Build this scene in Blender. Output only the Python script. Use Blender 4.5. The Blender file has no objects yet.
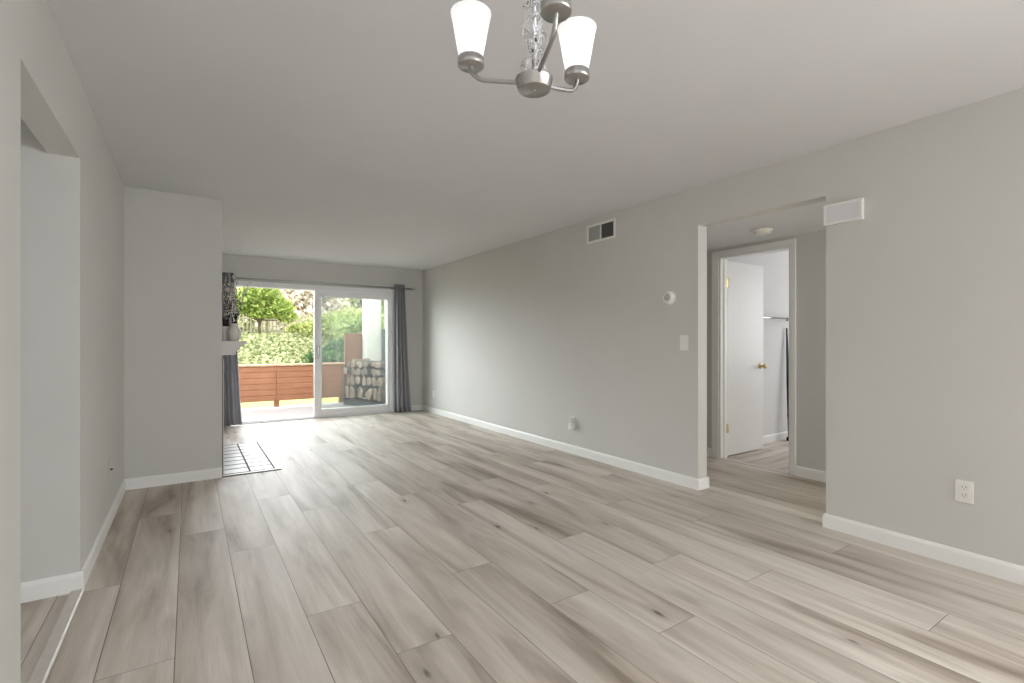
import bpy, bmesh, math, random
from mathutils import Vector, Matrix, noise

S = bpy.context.scene
C = S.collection

# ------------------------------------------------------------------ camera
YAW = 0.5828
cam_d = bpy.data.cameras.new('camera')
cam = bpy.data.objects.new('camera', cam_d)
C.objects.link(cam)
cam.location = (0.0, 0.0, 1.19)
cam.rotation_euler = (math.pi / 2, 0, -YAW)
cam_d.sensor_width = 36.0
cam_d.lens = 490.0 / 1024.0 * 36.0
cam_d.shift_y = 0.5 / 1024.0
cam_d.clip_start = 0.02
S.camera = cam

# ------------------------------------------------------------------ world, lights, exposure
S.view_settings.view_transform = 'Standard'
S.view_settings.look = 'None'
S.view_settings.gamma = 1.0
S.view_settings.exposure = 0.25
S.view_settings.use_curve_mapping = False
S.cycles.max_bounces = 10
S.cycles.diffuse_bounces = 6
S.cycles.transparent_max_bounces = 16
S.cycles.sample_clamp_indirect = 6.0
S.cycles.caustics_reflective = False
S.cycles.caustics_refractive = False

W = bpy.data.worlds.new('overcast_sky')
S.world = W
W.use_nodes = True
wn = W.node_tree.nodes
wl = W.node_tree.links
wn.clear()
wo = wn.new('ShaderNodeOutputWorld')
wb = wn.new('ShaderNodeBackground')
tc = wn.new('ShaderNodeTexCoord')
# sky brightened low over the garden to carry light indoors, dimmer elsewhere
nrm = wn.new('ShaderNodeVectorMath')
nrm.operation = 'NORMALIZE'
wl.new(tc.outputs['Generated'], nrm.inputs[0])
sp = wn.new('ShaderNodeSeparateXYZ')
wl.new(nrm.outputs[0], sp.inputs[0])
el = wn.new('ShaderNodeMapRange')          # bright towards the horizon, dimmer overhead
el.interpolation_type = 'SMOOTHSTEP'
el.inputs['From Min'].default_value = 0.62
el.inputs['From Max'].default_value = 0.22
wl.new(sp.outputs['Z'], el.inputs['Value'])
dp = wn.new('ShaderNodeVectorMath')
dp.operation = 'DOT_PRODUCT'
dp.inputs[1].default_value = Vector((-0.25, 0.95, 0.0)).normalized()
wl.new(nrm.outputs[0], dp.inputs[0])
az = wn.new('ShaderNodeMapRange')          # bright over the garden
az.interpolation_type = 'SMOOTHSTEP'
az.inputs['From Min'].default_value = 0.30
az.inputs['From Max'].default_value = 0.90
wl.new(dp.outputs['Value'], az.inputs['Value'])
pr = wn.new('ShaderNodeMath')
pr.operation = 'MULTIPLY'
wl.new(el.outputs[0], pr.inputs[0])
wl.new(az.outputs[0], pr.inputs[1])
mr = wn.new('ShaderNodeMapRange')
mr.inputs['To Min'].default_value = 3.4
mr.inputs['To Max'].default_value = 21.5
wl.new(pr.outputs[0], mr.inputs['Value'])
wb.inputs['Color'].default_value = (0.93, 0.97, 1.0, 1)
wl.new(mr.outputs[0], wb.inputs['Strength'])
wl.new(wb.outputs[0], wo.inputs[0])


def light(name, kind, loc, energy, color=(1, 1, 1), rot=(0, 0, 0), size=None, size_y=None, portal=False):
    d = bpy.data.lights.new(name, kind)
    d.energy = energy
    d.color = color
    if kind == 'AREA':
        d.shape = 'RECTANGLE'
        d.size = size
        d.size_y = size_y or size
        d.cycles.is_portal = portal
    elif kind == 'POINT':
        d.shadow_soft_size = size or 0.03
    elif kind == 'SUN':
        d.angle = size
    o = bpy.data.objects.new(name, d)
    C.objects.link(o)
    o.location = loc
    o.rotation_euler = rot
    return o


H90 = math.pi / 2
# soft hazy sun high over the house, lighting the garden from the front
light('sun', 'SUN', (0, 2, 12), 2.0, (1.0, 0.96, 0.88), (math.radians(42), 0, math.radians(-20)), math.radians(14))
# fill lamps at two unseen windows added behind the camera (rear wall, rear end of the right wall)
light('rear_fill_light', 'AREA', (2.2, -3.36, 1.45), 23, (0.955, 0.98, 1.0), (H90 - 0.2, 0, 0), 2.0, 1.5)
light('side_fill_light', 'AREA', (3.39, -2.0, 1.4), 80, (0.955, 0.98, 1.0), (0, H90 - 0.5, 0), 1.4, 1.9)
light('hallway_fill_light', 'AREA', (4.03, -0.38, 1.3), 14, (1.0, 0.99, 0.90), (H90, 0, 0), 0.8, 1.6)  # unseen lamp added at the closed hallway end to lift its walls
light('sliding_door_portal', 'AREA', (1.67, 8.22, 1.03), 1, (1, 1, 1), (-H90, 0, 0), 2.4, 2.0, portal=True)
# unseen bedroom window's daylight, and a kitchen lamp added to lift the right wall
light('bedroom_window_daylight', 'AREA', (7.9, 1.6, 1.5), 38, (0.97, 0.985, 1.0), (0, H90, 0), 1.4, 2.0)
light('kitchen_fill_light', 'AREA', (-3.15, 2.45, 1.5), 24, (0.955, 0.98, 1.0), (0, -H90, 0), 1.4, 1.6)

# ------------------------------------------------------------------ materials
MATS = {}


def lin(c):
    def f(v):
        v /= 255.0
        return v / 12.92 if v <= 0.04045 else ((v + 0.055) / 1.055) ** 2.4
    return (f(c[0]), f(c[1]), f(c[2]), 1)


def pmat(name, rgb, rough=0.5, metal=0.0, bump=0.0, bscale=200.0, var=0.0, vscale=8.0, trans=0.0, ior=1.45, spec=0.5, sheen=0.0):
    if name in MATS:
        return MATS[name]
    m = bpy.data.materials.new(name)
    m.use_nodes = True
    nt = m.node_tree
    b = nt.nodes['Principled BSDF']
    b.inputs['Roughness'].default_value = rough
    b.inputs['Metallic'].default_value = metal
    b.inputs['IOR'].default_value = ior
    b.inputs['Transmission Weight'].default_value = trans
    b.inputs['Specular IOR Level'].default_value = spec
    b.inputs['Sheen Weight'].default_value = sheen
    col = lin(rgb)
    co = nt.nodes.new('ShaderNodeTexCoord')
    n = nt.nodes.new('ShaderNodeTexNoise')
    n.inputs['Scale'].default_value = vscale
    n.inputs['Detail'].default_value = 4
    nt.links.new(co.outputs['Object'], n.inputs['Vector'])
    r = nt.nodes.new('ShaderNodeValToRGB')
    r.color_ramp.elements[0].position = 0.3
    r.color_ramp.elements[1].position = 0.7
    r.color_ramp.elements[0].color = (col[0] * (1 - var), col[1] * (1 - var), col[2] * (1 - var), 1)
    r.color_ramp.elements[1].color = (min(1, col[0] * (1 + var)), min(1, col[1] * (1 + var)), min(1, col[2] * (1 + var)), 1)
    nt.links.new(n.outputs['Fac'], r.inputs[0])
    nt.links.new(r.outputs[0], b.inputs['Base Color'])
    if bump:
        nb = nt.nodes.new('ShaderNodeTexNoise')
        nb.inputs['Scale'].default_value = bscale
        nb.inputs['Detail'].default_value = 3
        nt.links.new(co.outputs['Object'], nb.inputs['Vector'])
        bp = nt.nodes.new('ShaderNodeBump')
        bp.inputs['Strength'].default_value = bump
        bp.inputs['Distance'].default_value = 0.01
        nt.links.new(nb.outputs['Fac'], bp.inputs['Height'])
        nt.links.new(bp.outputs[0], b.inputs['Normal'])
    MATS[name] = m
    return m


WALL = pmat('wall_paint', (207, 206, 202), 0.75, bump=0.05, bscale=140, var=0.012, vscale=2)
CEIL = pmat('ceiling_paint', (222, 222, 224), 0.85, bump=0.06, bscale=120, var=0.01, vscale=2)
TRIM = pmat('trim_white', (238, 238, 236), 0.4, var=0.01)
DOORW = pmat('door_white', (240, 240, 238), 0.42, var=0.008)
VINYL = pmat('vinyl_white', (240, 240, 242), 0.35, var=0.01)
PLATE = pmat('plate_white', (236, 235, 230), 0.35, var=0.01)
DARKSLOT = pmat('dark_slot', (40, 38, 36), 0.6)
NICKEL = pmat('brushed_nickel', (186, 184, 183), 0.30, 1.0, bump=0.03, bscale=300)
CHROME = pmat('chrome', (205, 205, 208), 0.18, 1.0)
BRASS = pmat('brass', (206, 186, 132), 0.38, 1.0)
BLACK = pmat('black_metal', (26, 26, 28), 0.45, 0.3)
GREYM = pmat('grille_grey', (214, 214, 212), 0.5)
GREYD = pmat('grille_dark', (112, 112, 112), 0.6)
TILE = pmat('hearth_tile', (204, 200, 196), 0.4, var=0.06, vscale=9)
GROUT = pmat('dark_grout', (62, 54, 48), 0.8)
FIREBRICK = pmat('firebox_soot', (48, 44, 42), 0.9, bump=0.2, bscale=40, var=0.2)
CURT = pmat('curtain_grey', (184, 184, 190), 0.85, bump=0.08, bscale=400, var=0.03, sheen=0.2)
MANT = pmat('mantel_white', (214, 213, 209), 0.45, var=0.01)
VASE = pmat('vase_white', (214, 212, 204), 0.35, var=0.03)
TWIG = pmat('twig_black', (34, 28, 26), 0.7, var=0.2)
BUD = pmat('bud_white', (232, 226, 220), 0.8, var=0.1, vscale=60)
CONC = pmat('patio_concrete', (164, 158, 155), 0.75, bump=0.1, bscale=60, var=0.05, vscale=3)
CEDAR = pmat('rail_cedar', (146, 100, 72), 0.6, bump=0.15, bscale=30, var=0.10, vscale=5)
CEDARCAP = pmat('rail_cap', (196, 150, 122), 0.6, var=0.08)
BROWNP = pmat('panel_brown', (128, 92, 74), 0.75, bump=0.1, bscale=30, var=0.08)
STUCCO = pmat('stucco_white', (206, 204, 198), 0.9, bump=0.5, bscale=60, var=0.05, vscale=10)
RACK = pmat('rack_grey', (62, 68, 70), 0.6, var=0.08)
BARK = pmat('bark', (88, 82, 76), 0.9, bump=0.8, bscale=40, var=0.35, vscale=14)
SPLIT = pmat('split_wood', (134, 116, 102), 0.9, bump=0.3, bscale=30, var=0.4, vscale=7)
for _m in (BARK, SPLIT):
    _nt = _m.node_tree
    _oi = _nt.nodes.new('ShaderNodeObjectInfo')
    _hs = _nt.nodes.new('ShaderNodeHueSaturation')
    _mp = _nt.nodes.new('ShaderNodeMapRange')
    _mp.inputs['To Min'].default_value = 0.55
    _mp.inputs['To Max'].default_value = 1.5
    _nt.links.new(_oi.outputs['Random'], _mp.inputs['Value'])
    _nt.links.new(_mp.outputs[0], _hs.inputs['Value'])
    _b = _nt.nodes['Principled BSDF']
    _src = _b.inputs['Base Color'].links[0].from_socket
    _nt.links.new(_src, _hs.inputs['Color'])
    _nt.links.new(_hs.outputs[0], _b.inputs['Base Color'])
TRUNK = pmat('trunk', (92, 78, 64), 0.9, bump=0.5, bscale=10, var=0.25)
FENCEM = pmat('fence_cream', (158, 156, 132), 0.8, var=0.08)
GRASS = pmat('lawn_grass', (150, 156, 80), 0.95, bump=0.4, bscale=60, var=0.25, vscale=14)
EARTH = pmat('hill_earth', (168, 166, 128), 0.95, bump=0.4, bscale=8, var=0.3, vscale=2)
LENS = pmat('dark_lens', (112, 106, 100), 0.3)
KCEIL = pmat('kitchen_ceiling_shaded', (120, 116, 104), 0.85)  # darker than the other ceilings: shade put into the colour
THRESH = pmat('threshold_strip', (206, 198, 190), 0.35, 0.0, var=0.05, vscale=30)


# the curtain cloth lets some daylight through
_nt = CURT.node_tree
_tl = _nt.nodes.new('ShaderNodeBsdfTranslucent')
_tl.inputs[0].default_value = (0.42, 0.42, 0.45, 1)
_mx = _nt.nodes.new('ShaderNodeMixShader')
_mx.inputs[0].default_value = 0.3
_ou = [q for q in _nt.nodes if q.type == 'OUTPUT_MATERIAL'][0]
_nt.links.new(_nt.nodes['Principled BSDF'].outputs[0], _mx.inputs[1])
_nt.links.new(_tl.outputs[0], _mx.inputs[2])
_nt.links.new(_mx.outputs[0], _ou.inputs[0])


def leafmat(name, rgb, var=0.35, hue=0.02):
    if name in MATS:
        return MATS[name]
    m = bpy.data.materials.new(name)
    m.use_nodes = True
    nt = m.node_tree
    nt.nodes.clear()
    out = nt.nodes.new('ShaderNodeOutputMaterial')
    mix = nt.nodes.new('ShaderNodeMixShader')
    d = nt.nodes.new('ShaderNodeBsdfDiffuse')
    t = nt.nodes.new('ShaderNodeBsdfTranslucent')
    mix.inputs[0].default_value = 0.35
    g = nt.nodes.new('ShaderNodeNewGeometry')
    r = nt.nodes.new('ShaderNodeValToRGB')
    c = lin(rgb)
    r.color_ramp.elements[0].color = (c[0] * (1 - var), c[1] * (1 - var * 0.8), c[2] * (1 - var), 1)
    r.color_ramp.elements[1].color = (min(1, c[0] * (1 + var)), min(1, c[1] * (1 + var * 0.8)), min(1, c[2] * (1 + var)), 1)
    nt.links.new(g.outputs['Random Per Island'], r.inputs[0])
    nt.links.new(r.outputs[0], d.inputs[0])
    nt.links.new(r.outputs[0], t.inputs[0])
    nt.links.new(d.outputs[0], mix.inputs[1])
    nt.links.new(t.outputs[0], mix.inputs[2])
    nt.links.new(mix.outputs[0], out.inputs[0])
    MATS[name] = m
    return m


def glassmat(name, tint, haze, gloss=0.008):
    m = bpy.data.materials.new(name)
    m.use_nodes = True
    nt = m.node_tree
    nt.nodes.clear()
    out = nt.nodes.new('ShaderNodeOutputMaterial')
    tr = nt.nodes.new('ShaderNodeBsdfTransparent')
    tr.inputs[0].default_value = tint
    gl = nt.nodes.new('ShaderNodeBsdfGlossy')
    gl.inputs['Roughness'].default_value = 0.02
    df = nt.nodes.new('ShaderNodeBsdfTranslucent')
    df.inputs[0].default_value = (0.8, 0.82, 0.8, 1)
    m1 = nt.nodes.new('ShaderNodeMixShader')
    m1.inputs[0].default_value = gloss
    m2 = nt.nodes.new('ShaderNodeMixShader')
    m2.inputs[0].default_value = haze
    nt.links.new(tr.outputs[0], m1.inputs[1])
    nt.links.new(gl.outputs[0], m1.inputs[2])
    nt.links.new(m1.outputs[0], m2.inputs[1])
    nt.links.new(df.outputs[0], m2.inputs[2])
    nt.links.new(m2.outputs[0], out.inputs[0])
    return m


PANE = glassmat('door_glass', (0.88, 0.90, 0.89, 1), 0.016)

# clear crystal
CRYS = pmat('crystal_clear', (250, 250, 252), 0.03, trans=1.0, ior=1.5)

# frosted lamp shade
SHADE = bpy.data.materials.new('frosted_shade')
SHADE.use_nodes = True
_n = SHADE.node_tree.nodes
_l = SHADE.node_tree.links
_n.clear()
_o = _n.new('ShaderNodeOutputMaterial')
_d = _n.new('ShaderNodeBsdfDiffuse')
_t = _n.new('ShaderNodeBsdfTranslucent')
_e = _n.new('ShaderNodeEmission')
_e.inputs[1].default_value = 0.30
_d.inputs[0].default_value = (0.9, 0.9, 0.9, 1)
_t.inputs[0].default_value = (0.9, 0.9, 0.9, 1)
_m = _n.new('ShaderNodeMixShader')
_m.inputs[0].default_value = 0.55
_a = _n.new('ShaderNodeAddShader')
_l.new(_d.outputs[0], _m.inputs[1])
_l.new(_t.outputs[0], _m.inputs[2])
_l.new(_m.outputs[0], _a.inputs[0])
_l.new(_e.outputs[0], _a.inputs[1])
_l.new(_a.outputs[0], _o.inputs[0])


# plank floor material: UV in metres (u along the plank, v across), colour attribute 'rnd' per plank
def floormat():
    m = bpy.data.materials.new('plank_oak_grey')
    m.use_nodes = True
    nt = m.node_tree
    N, L = nt.nodes, nt.links
    b = N['Principled BSDF']
    uv = N.new('ShaderNodeUVMap')
    at = N.new('ShaderNodeAttribute')
    at.attribute_name = 'rnd'
    sep = N.new('ShaderNodeSeparateColor')
    L.new(at.outputs['Color'], sep.inputs[0])
    off = N.new('ShaderNodeVectorMath')
    off.operation = 'MULTIPLY_ADD'
    L.new(at.outputs['Color'], off.inputs[0])
    off.inputs[1].default_value = (37.0, 19.0, 11.0)
    L.new(uv.outputs[0], off.inputs[2])

    def nz(sx, sy, detail, rough=0.55, dist=0.0):
        mp = N.new('ShaderNodeMapping')
        mp.inputs['Scale'].default_value = (sx, sy, 1)
        L.new(off.outputs[0], mp.inputs[0])
        n = N.new('ShaderNodeTexNoise')
        n.inputs['Scale'].default_value = 1.0
        n.inputs['Detail'].default_value = detail
        n.inputs['Roughness'].default_value = rough
        n.inputs['Distortion'].default_value = dist
        L.new(mp.outputs[0], n.inputs['Vector'])
        return n.outputs['Fac']

    def ramp(src, stops):
        r = N.new('ShaderNodeValToRGB')
        e = r.color_ramp.elements
        while len(e) < len(stops):
            e.new(0.5)
        for k, (p, c) in enumerate(stops):
            e[k].position = p
            e[k].color = c
        L.new(src, r.inputs[0])
        return r.outputs[0]

    def mix(mode, fac, a, bb):
        x = N.new('ShaderNodeMix')
        x.data_type = 'RGBA'
        x.blend_type = mode
        if isinstance(fac, (int, float)):
            x.inputs['Factor'].default_value = fac
        else:
            L.new(fac, x.inputs['Factor'])
        for s, v in ((x.inputs[6], a), (x.inputs[7], bb)):
            if isinstance(v, tuple):
                s.default_value = v
            else:
                L.new(v, s)
        return x.outputs[2]

    band = nz(0.6, 5.0, 4, 0.55, 0.8)
    base = ramp(band, [(0.27, lin((154, 140, 127))), (0.44, lin((201, 190, 178))), (0.64, lin((225, 216, 206)))])
    mid = nz(1.4, 26, 5, 0.6, 0.4)
    g1 = ramp(mid, [(0.30, (0.74, 0.72, 0.70, 1)), (0.55, (1, 1, 1, 1))])
    c1 = mix('MULTIPLY', 0.45, base, g1)
    fine = nz(5, 170, 3, 0.6)
    g2 = ramp(fine, [(0.35, (0.84, 0.83, 0.82, 1)), (0.6, (1.03, 1.03, 1.03, 1))])
    c2 = mix('MULTIPLY', 0.35, c1, g2)
    # knots and short dark cracks
    mp = N.new('ShaderNodeMapping')
    mp.inputs['Scale'].default_value = (1.5, 4.4, 1)
    L.new(off.outputs[0], mp.inputs[0])
    vo = N.new('ShaderNodeTexVoronoi')
    vo.inputs['Scale'].default_value = 1.5
    vo.inputs['Randomness'].default_value = 1.0
    L.new(mp.outputs[0], vo.inputs['Vector'])
    wob = N.new('ShaderNodeMath')
    wob.operation = 'MULTIPLY_ADD'
    L.new(nz(14, 60, 2), wob.inputs[0])
    wob.inputs[1].default_value = 0.10
    L.new(vo.outputs['Distance'], wob.inputs[2])
    halo = ramp(wob.outputs[0], [(0.08, (1, 1, 1, 1)), (0.34, (0, 0, 0, 1))])
    core = ramp(wob.outputs[0], [(0.085, (1, 1, 1, 1)), (0.135, (0, 0, 0, 1))])
    # only some cells carry a knot
    cs = N.new('ShaderNodeSeparateColor')
    L.new(vo.outputs['Color'], cs.inputs[0])
    gt = N.new('ShaderNodeMath')
    gt.operation = 'GREATER_THAN'
    gt.inputs[1].default_value = 0.36
    L.new(cs.outputs[0], gt.inputs[0])

    def mul(a, bb, k=1.0):
        x = N.new('ShaderNodeMath')
        x.operation = 'MULTIPLY'
        L.new(a, x.inputs[0])
        L.new(bb, x.inputs[1])
        y = N.new('ShaderNodeMath')
        y.operation = 'MULTIPLY'
        L.new(x.outputs[0], y.inputs[0])
        y.inputs[1].default_value = k
        return y.outputs[0]
    c3 = mix('MIX', mul(halo, gt.outputs[0], 0.40), c2, lin((134, 120, 108)))
    c4 = mix('MIX', mul(core, gt.outputs[0], 0.75), c3, lin((84, 72, 64)))
    # tone per plank
    tone = ramp(sep.outputs[1], [(0.0, (0.92, 0.917, 0.912, 1)), (1.0, (1.04, 1.038, 1.035, 1))])
    c5 = mix('MULTIPLY', 1.0, c4, tone)
    L.new(c5, b.inputs['Base Color'])
    b.inputs['Roughness'].default_value = 0.52
    b.inputs['Specular IOR Level'].default_value = 0.28
    bp = N.new('ShaderNodeBump')
    bp.inputs['Strength'].default_value = 0.06
    bp.inputs['Distance'].default_value = 0.004
    L.new(fine, bp.inputs['Height'])
    L.new(bp.outputs[0], b.inputs['Normal'])
    return m


PLANK = floormat()
JOINT = pmat('plank_joint', (128, 117, 107), 0.7)

# ------------------------------------------------------------------ mesh helpers


class MB:
    """collects shapes, then becomes ONE mesh object"""

    def __init__(self):
        self.bm = bmesh.new()

    def box(self, x0, y0, z0, x1, y1, z1, bevel=0.0, mat=0, M=None, seg=2):
        r = bmesh.ops.create_cube(self.bm, size=1.0)
        vs = r['verts']
        for v in vs:
            v.co = Vector((x0 + (v.co.x + .5) * (x1 - x0), y0 + (v.co.y + .5) * (y1 - y0), z0 + (v.co.z + .5) * (z1 - z0)))
        fs = set(f for v in vs for f in v.link_faces)
        for f in fs:
            f.material_index = mat
        if bevel:
            es = list(set(e for v in vs for e in v.link_edges))
            rb = bmesh.ops.bevel(self.bm, geom=es, offset=bevel, segments=seg, affect='EDGES', profile=0.5)
            vs = list(set(v for f in rb['faces'] for v in f.verts) | set(v for v in vs if v.is_valid))
            for f in set(f for v in vs for f in v.link_faces):
                f.material_index = mat
        if M is not None:
            for v in vs:
                v.co = M @ v.co
        return self

    def lathe(self, prof, loc=(0, 0, 0), n=32, mat=0, M=None, smooth=True, caps=True):
        """prof: list of (r, z) from bottom to top"""
        rings = []
        for (r, z) in prof:
            if r < 1e-6:
                rings.append([self.bm.verts.new((0, 0, z))])
            else:
                rings.append([self.bm.verts.new((r * math.cos(2 * math.pi * k / n), r * math.sin(2 * math.pi * k / n), z)) for k in range(n)])
        fs = []
        for a, b in zip(rings, rings[1:]):
            for k in range(n):
                j = (k + 1) % n
                if len(a) == 1 and len(b) == 1:
                    continue
                if len(a) == 1:
                    fs.append(self.bm.faces.new((a[0], b[j], b[k])))
                elif len(b) == 1:
                    fs.append(self.bm.faces.new((a[k], a[j], b[0])))
                else:
                    fs.append(self.bm.faces.new((a[k], a[j], b[j], b[k])))
        if caps:
            if len(rings[0]) > 1:
                fs.append(self.bm.faces.new(list(reversed(rings[0]))))
            if len(rings[-1]) > 1:
                fs.append(self.bm.faces.new(rings[-1]))
        T = Matrix.Translation(loc) @ (M if M is not None else Matrix.Identity(4))
        for ring in rings:
            for v in ring:
                v.co = T @ v.co
        for f in fs:
            f.material_index = mat
            f.smooth = smooth and len(f.verts) <= 4
        return self

    def tube(self, pts, r, n=10, mat=0, caps=True):
        pts = [Vector(p) for p in pts]
        rs = r if isinstance(r, (list, tuple)) else [r] * len(pts)
        rings = []
        prev = None
        for i, p in enumerate(pts):
            t = (pts[min(i + 1, len(pts) - 1)] - pts[max(i - 1, 0)]).normalized()
            if prev is None:
                a = Vector((0, 0, 1)) if abs(t.z) < 0.9 else Vector((1, 0, 0))
                u = t.cross(a).normalized()
            else:
                u = (prev - t * prev.dot(t)).normalized()
            prev = u
            w = t.cross(u)
            rings.append([self.bm.verts.new(p + (u * math.cos(2 * math.pi * k / n) + w * math.sin(2 * math.pi * k / n)) * rs[i]) for k in range(n)])
        for a, b in zip(rings, rings[1:]):
            for k in range(n):
                j = (k + 1) % n
                f = self.bm.faces.new((a[k], a[j], b[j], b[k]))
                f.smooth = True
                f.material_index = mat
        if caps:
            f = self.bm.faces.new(list(reversed(rings[0])))
            f.material_index = mat
            f = self.bm.faces.new(rings[-1])
            f.material_index = mat
        return self

    def prism(self, poly, axis, a, b, mat=0):
        """extrude a 2D polygon along an axis: 'x' -> (y,z), 'y' -> (x,z), 'z' -> (x,y)"""
        def mk(p, t):
            return {'x': (t, p[0], p[1]), 'y': (p[0], t, p[1]), 'z': (p[0], p[1], t)}[axis]
        A = [self.bm.verts.new(mk(p, a)) for p in poly]
        B = [self.bm.verts.new(mk(p, b)) for p in poly]
        n = len(poly)
        fs = [self.bm.faces.new(A), self.bm.faces.new(list(reversed(B)))]
        for k in range(n):
            j = (k + 1) % n
            fs.append(self.bm.faces.new((A[j], A[k], B[k], B[j])))
        for f in fs:
            f.material_index = mat
        bmesh.ops.recalc_face_normals(self.bm, faces=fs)
        return self

    def quad(self, ps, mat=0):
        f = self.bm.faces.new([self.bm.verts.new(p) for p in ps])
        f.material_index = mat
        return f

    def build(self, name, mats, parent=None, loc=None, rot=None):
        me = bpy.data.meshes.new(name)
        self.bm.to_mesh(me)
        self.bm.free()
        for m in (mats if isinstance(mats, (list, tuple)) else [mats]):
            me.materials.append(m)
        o = bpy.data.objects.new(name, me)
        C.objects.link(o)
        if parent:
            o.parent = parent
        if loc:
            o.location = loc
        if rot:
            o.rotation_euler = rot
        return o


def struct(o):
    o['kind'] = 'structure'
    return o


def tag(o, label, cat, group=None, kind=None):
    o['label'] = label
    o['category'] = cat
    if group:
        o['group'] = group
    if kind:
        o['kind'] = kind
    return o


def thing(name, label, cat, loc=(0, 0, 0), rz=0.0, group=None):
    o = bpy.data.objects.new(name, None)
    o.empty_display_size = 0.05
    C.objects.link(o)
    o.location = loc
    o.rotation_euler = (0, 0, rz)
    return tag(o, label, cat, group)


# ------------------------------------------------------------------ the shell
XL, XR, YB, YR, ZC = -0.437, 3.42, 8.04, -3.4, 2.44
XF, YF, YF2 = 0.242, 5.0, 6.75      # chimney breast
T = 0.115
OL0, OL1, OLZ = 2.113, 3.106, 2.072   # left opening
OR0, OR1, ORZ = 1.52, 2.468, 2.130    # right opening
HX = 4.52                              # far wall of the hallway
DY0, DY1, DZ = 2.300, 3.010, 2.055     # bedroom doorway
SX0, SX1, SZ = 0.45, 2.90, 2.075       # sliding door opening

# floor: one mesh of planks
PW, PX0, PL = 0.2352, -0.0445, 1.88
phase = {-2: 3.07, -1: 2.24, 0: 3.62, 1: 3.18, 2: 2.26, 3: 1.80, 4: 3.05, 5: 2.27, 6: 1.76, 7: 1.34, 8: 2.31, 9: 1.78,
         10: 1.39, 11: 2.62, 12: 2.05, 13: 1.31}


def planks(x0, x1, y0, y1, name, rnd, along='y', ph=None, z=0.0):
    bm = bmesh.new()
    uvl = bm.loops.layers.uv.new('UVMap')
    cl = bm.loops.layers.float_color.new('rnd')
    g = 0.0013

    def q(a0, a1, b0, b1, zz, mat, col, u0):
        # a: across, b: along
        if along == 'y':
            pts = [(a0, b0, zz), (a1, b0, zz), (a1, b1, zz), (a0, b1, zz)]
        else:
            pts = [(b0, a0, zz), (b1, a0, zz), (b1, a1, zz), (b0, a1, zz)]
        f = bm.faces.new([bm.verts.new(p) for p in pts])
        f.material_index = mat
        for lp, p in zip(f.loops, pts):
            bb, aa = (p[1], p[0]) if along == 'y' else (p[0], p[1])
            lp[uvl].uv = (bb - u0, aa - a0)
            lp[cl] = col
        return f
    A0, A1, B0, B1 = (x0, x1, y0, y1) if along == 'y' else (y0, y1, x0, x1)
    q(A0, A1, B0, B1, z - 0.0025, 1, (0, 0, 0, 1), 0)
    k = math.floor((A0 - PX0) / PW)
    while PX0 + k * PW < A1:
        a0, a1 = PX0 + k * PW, PX0 + (k + 1) * PW
        p = (ph or {}).get(k, rnd.uniform(0, PL))
        n = math.floor((B0 - p) / PL)
        while p + n * PL < B1:
            b0, b1 = p + n * PL, p + (n + 1) * PL
            col = (rnd.random(), rnd.random(), rnd.random(), 1)
            aa0, aa1, bb0, bb1 = max(a0, A0) + g, min(a1, A1) - g, max(b0, B0) + g, min(b1, B1) - g
            if aa1 > aa0 and bb1 > bb0:
                q(aa0, aa1, bb0, bb1, z, 0, col, b0)
            n += 1
        k += 1
    # body under the planks
    r = bmesh.ops.create_cube(bm, size=1.0)
    for v in r['verts']:
        v.co = Vector((x0 + (v.co.x + .5) * (x1 - x0), y0 + (v.co.y + .5) * (y1 - y0), z - 0.12 + (v.co.z + .5) * 0.115))
    for f in set(f for v in r['verts'] for f in v.link_faces):
        f.material_index = 1
    me = bpy.data.meshes.new(name)
    bm.to_mesh(me)
    bm.free()
    me.materials.append(PLANK)
    me.materials.append(JOINT)
    o = bpy.data.objects.new(name, me)
    C.objects.link(o)
    return struct(o)


rnd = random.Random(11)
planks(-3.2, HX + 0.02, YR, YB + 0.02, 'floor', rnd, 'y', phase)
planks(HX + 0.021, 8.4, -0.2, 3.3, 'floor_bedroom', rnd, 'x')

# ceiling
b = MB()
b.box(XL - T, YR, ZC, XR + T, YB + 0.15, ZC + 0.12)
struct(b.build('ceiling', CEIL))
b = MB()
b.box(XR + T, -0.4, 2.145, HX, 4.6, 2.285)
struct(b.build('ceiling_hallway', CEIL))
b = MB()
b.box(HX, -0.2, 2.44, 8.4, 3.3, 2.56)
struct(b.build('ceiling_bedroom', CEIL))
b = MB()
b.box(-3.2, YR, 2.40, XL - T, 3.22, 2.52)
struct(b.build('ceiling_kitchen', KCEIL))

# left wall
b = MB()
b.box(XL - T, YR, 0, XL, OL0, ZC)
b.box(XL - T, OL0, OLZ, XL, OL1, ZC)
b.box(XL - T, OL1, 0, XL, YB, ZC)
struct(b.build('wall_left', WALL))
# kitchen walls behind the left opening
b = MB()
b.box(-3.2, OL1, 0, XL - T, OL1 + T, 2.40)
b.box(-3.3, YR, 0, -3.2, OL1 + T, 2.40)
b.box(-3.2, YR - 0.1, 0, XL - T, YR, 2.40)
struct(b.build('wall_kitchen', WALL))
# chimney breast with firebox recess in its right face
FY0, FY1, FZ = 5.34, 6.16, 0.72
b = MB()
b.box(XL, YF, 0, XF, FY0, ZC)
b.box(XL, FY1, 0, XF, YF2, ZC)
b.box(XL, FY0, FZ, XF, FY1, ZC)
b.box(XL, FY0, 0, XL + 0.2, FY1, FZ)
struct(b.build('wall_chimney', WALL))
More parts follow.
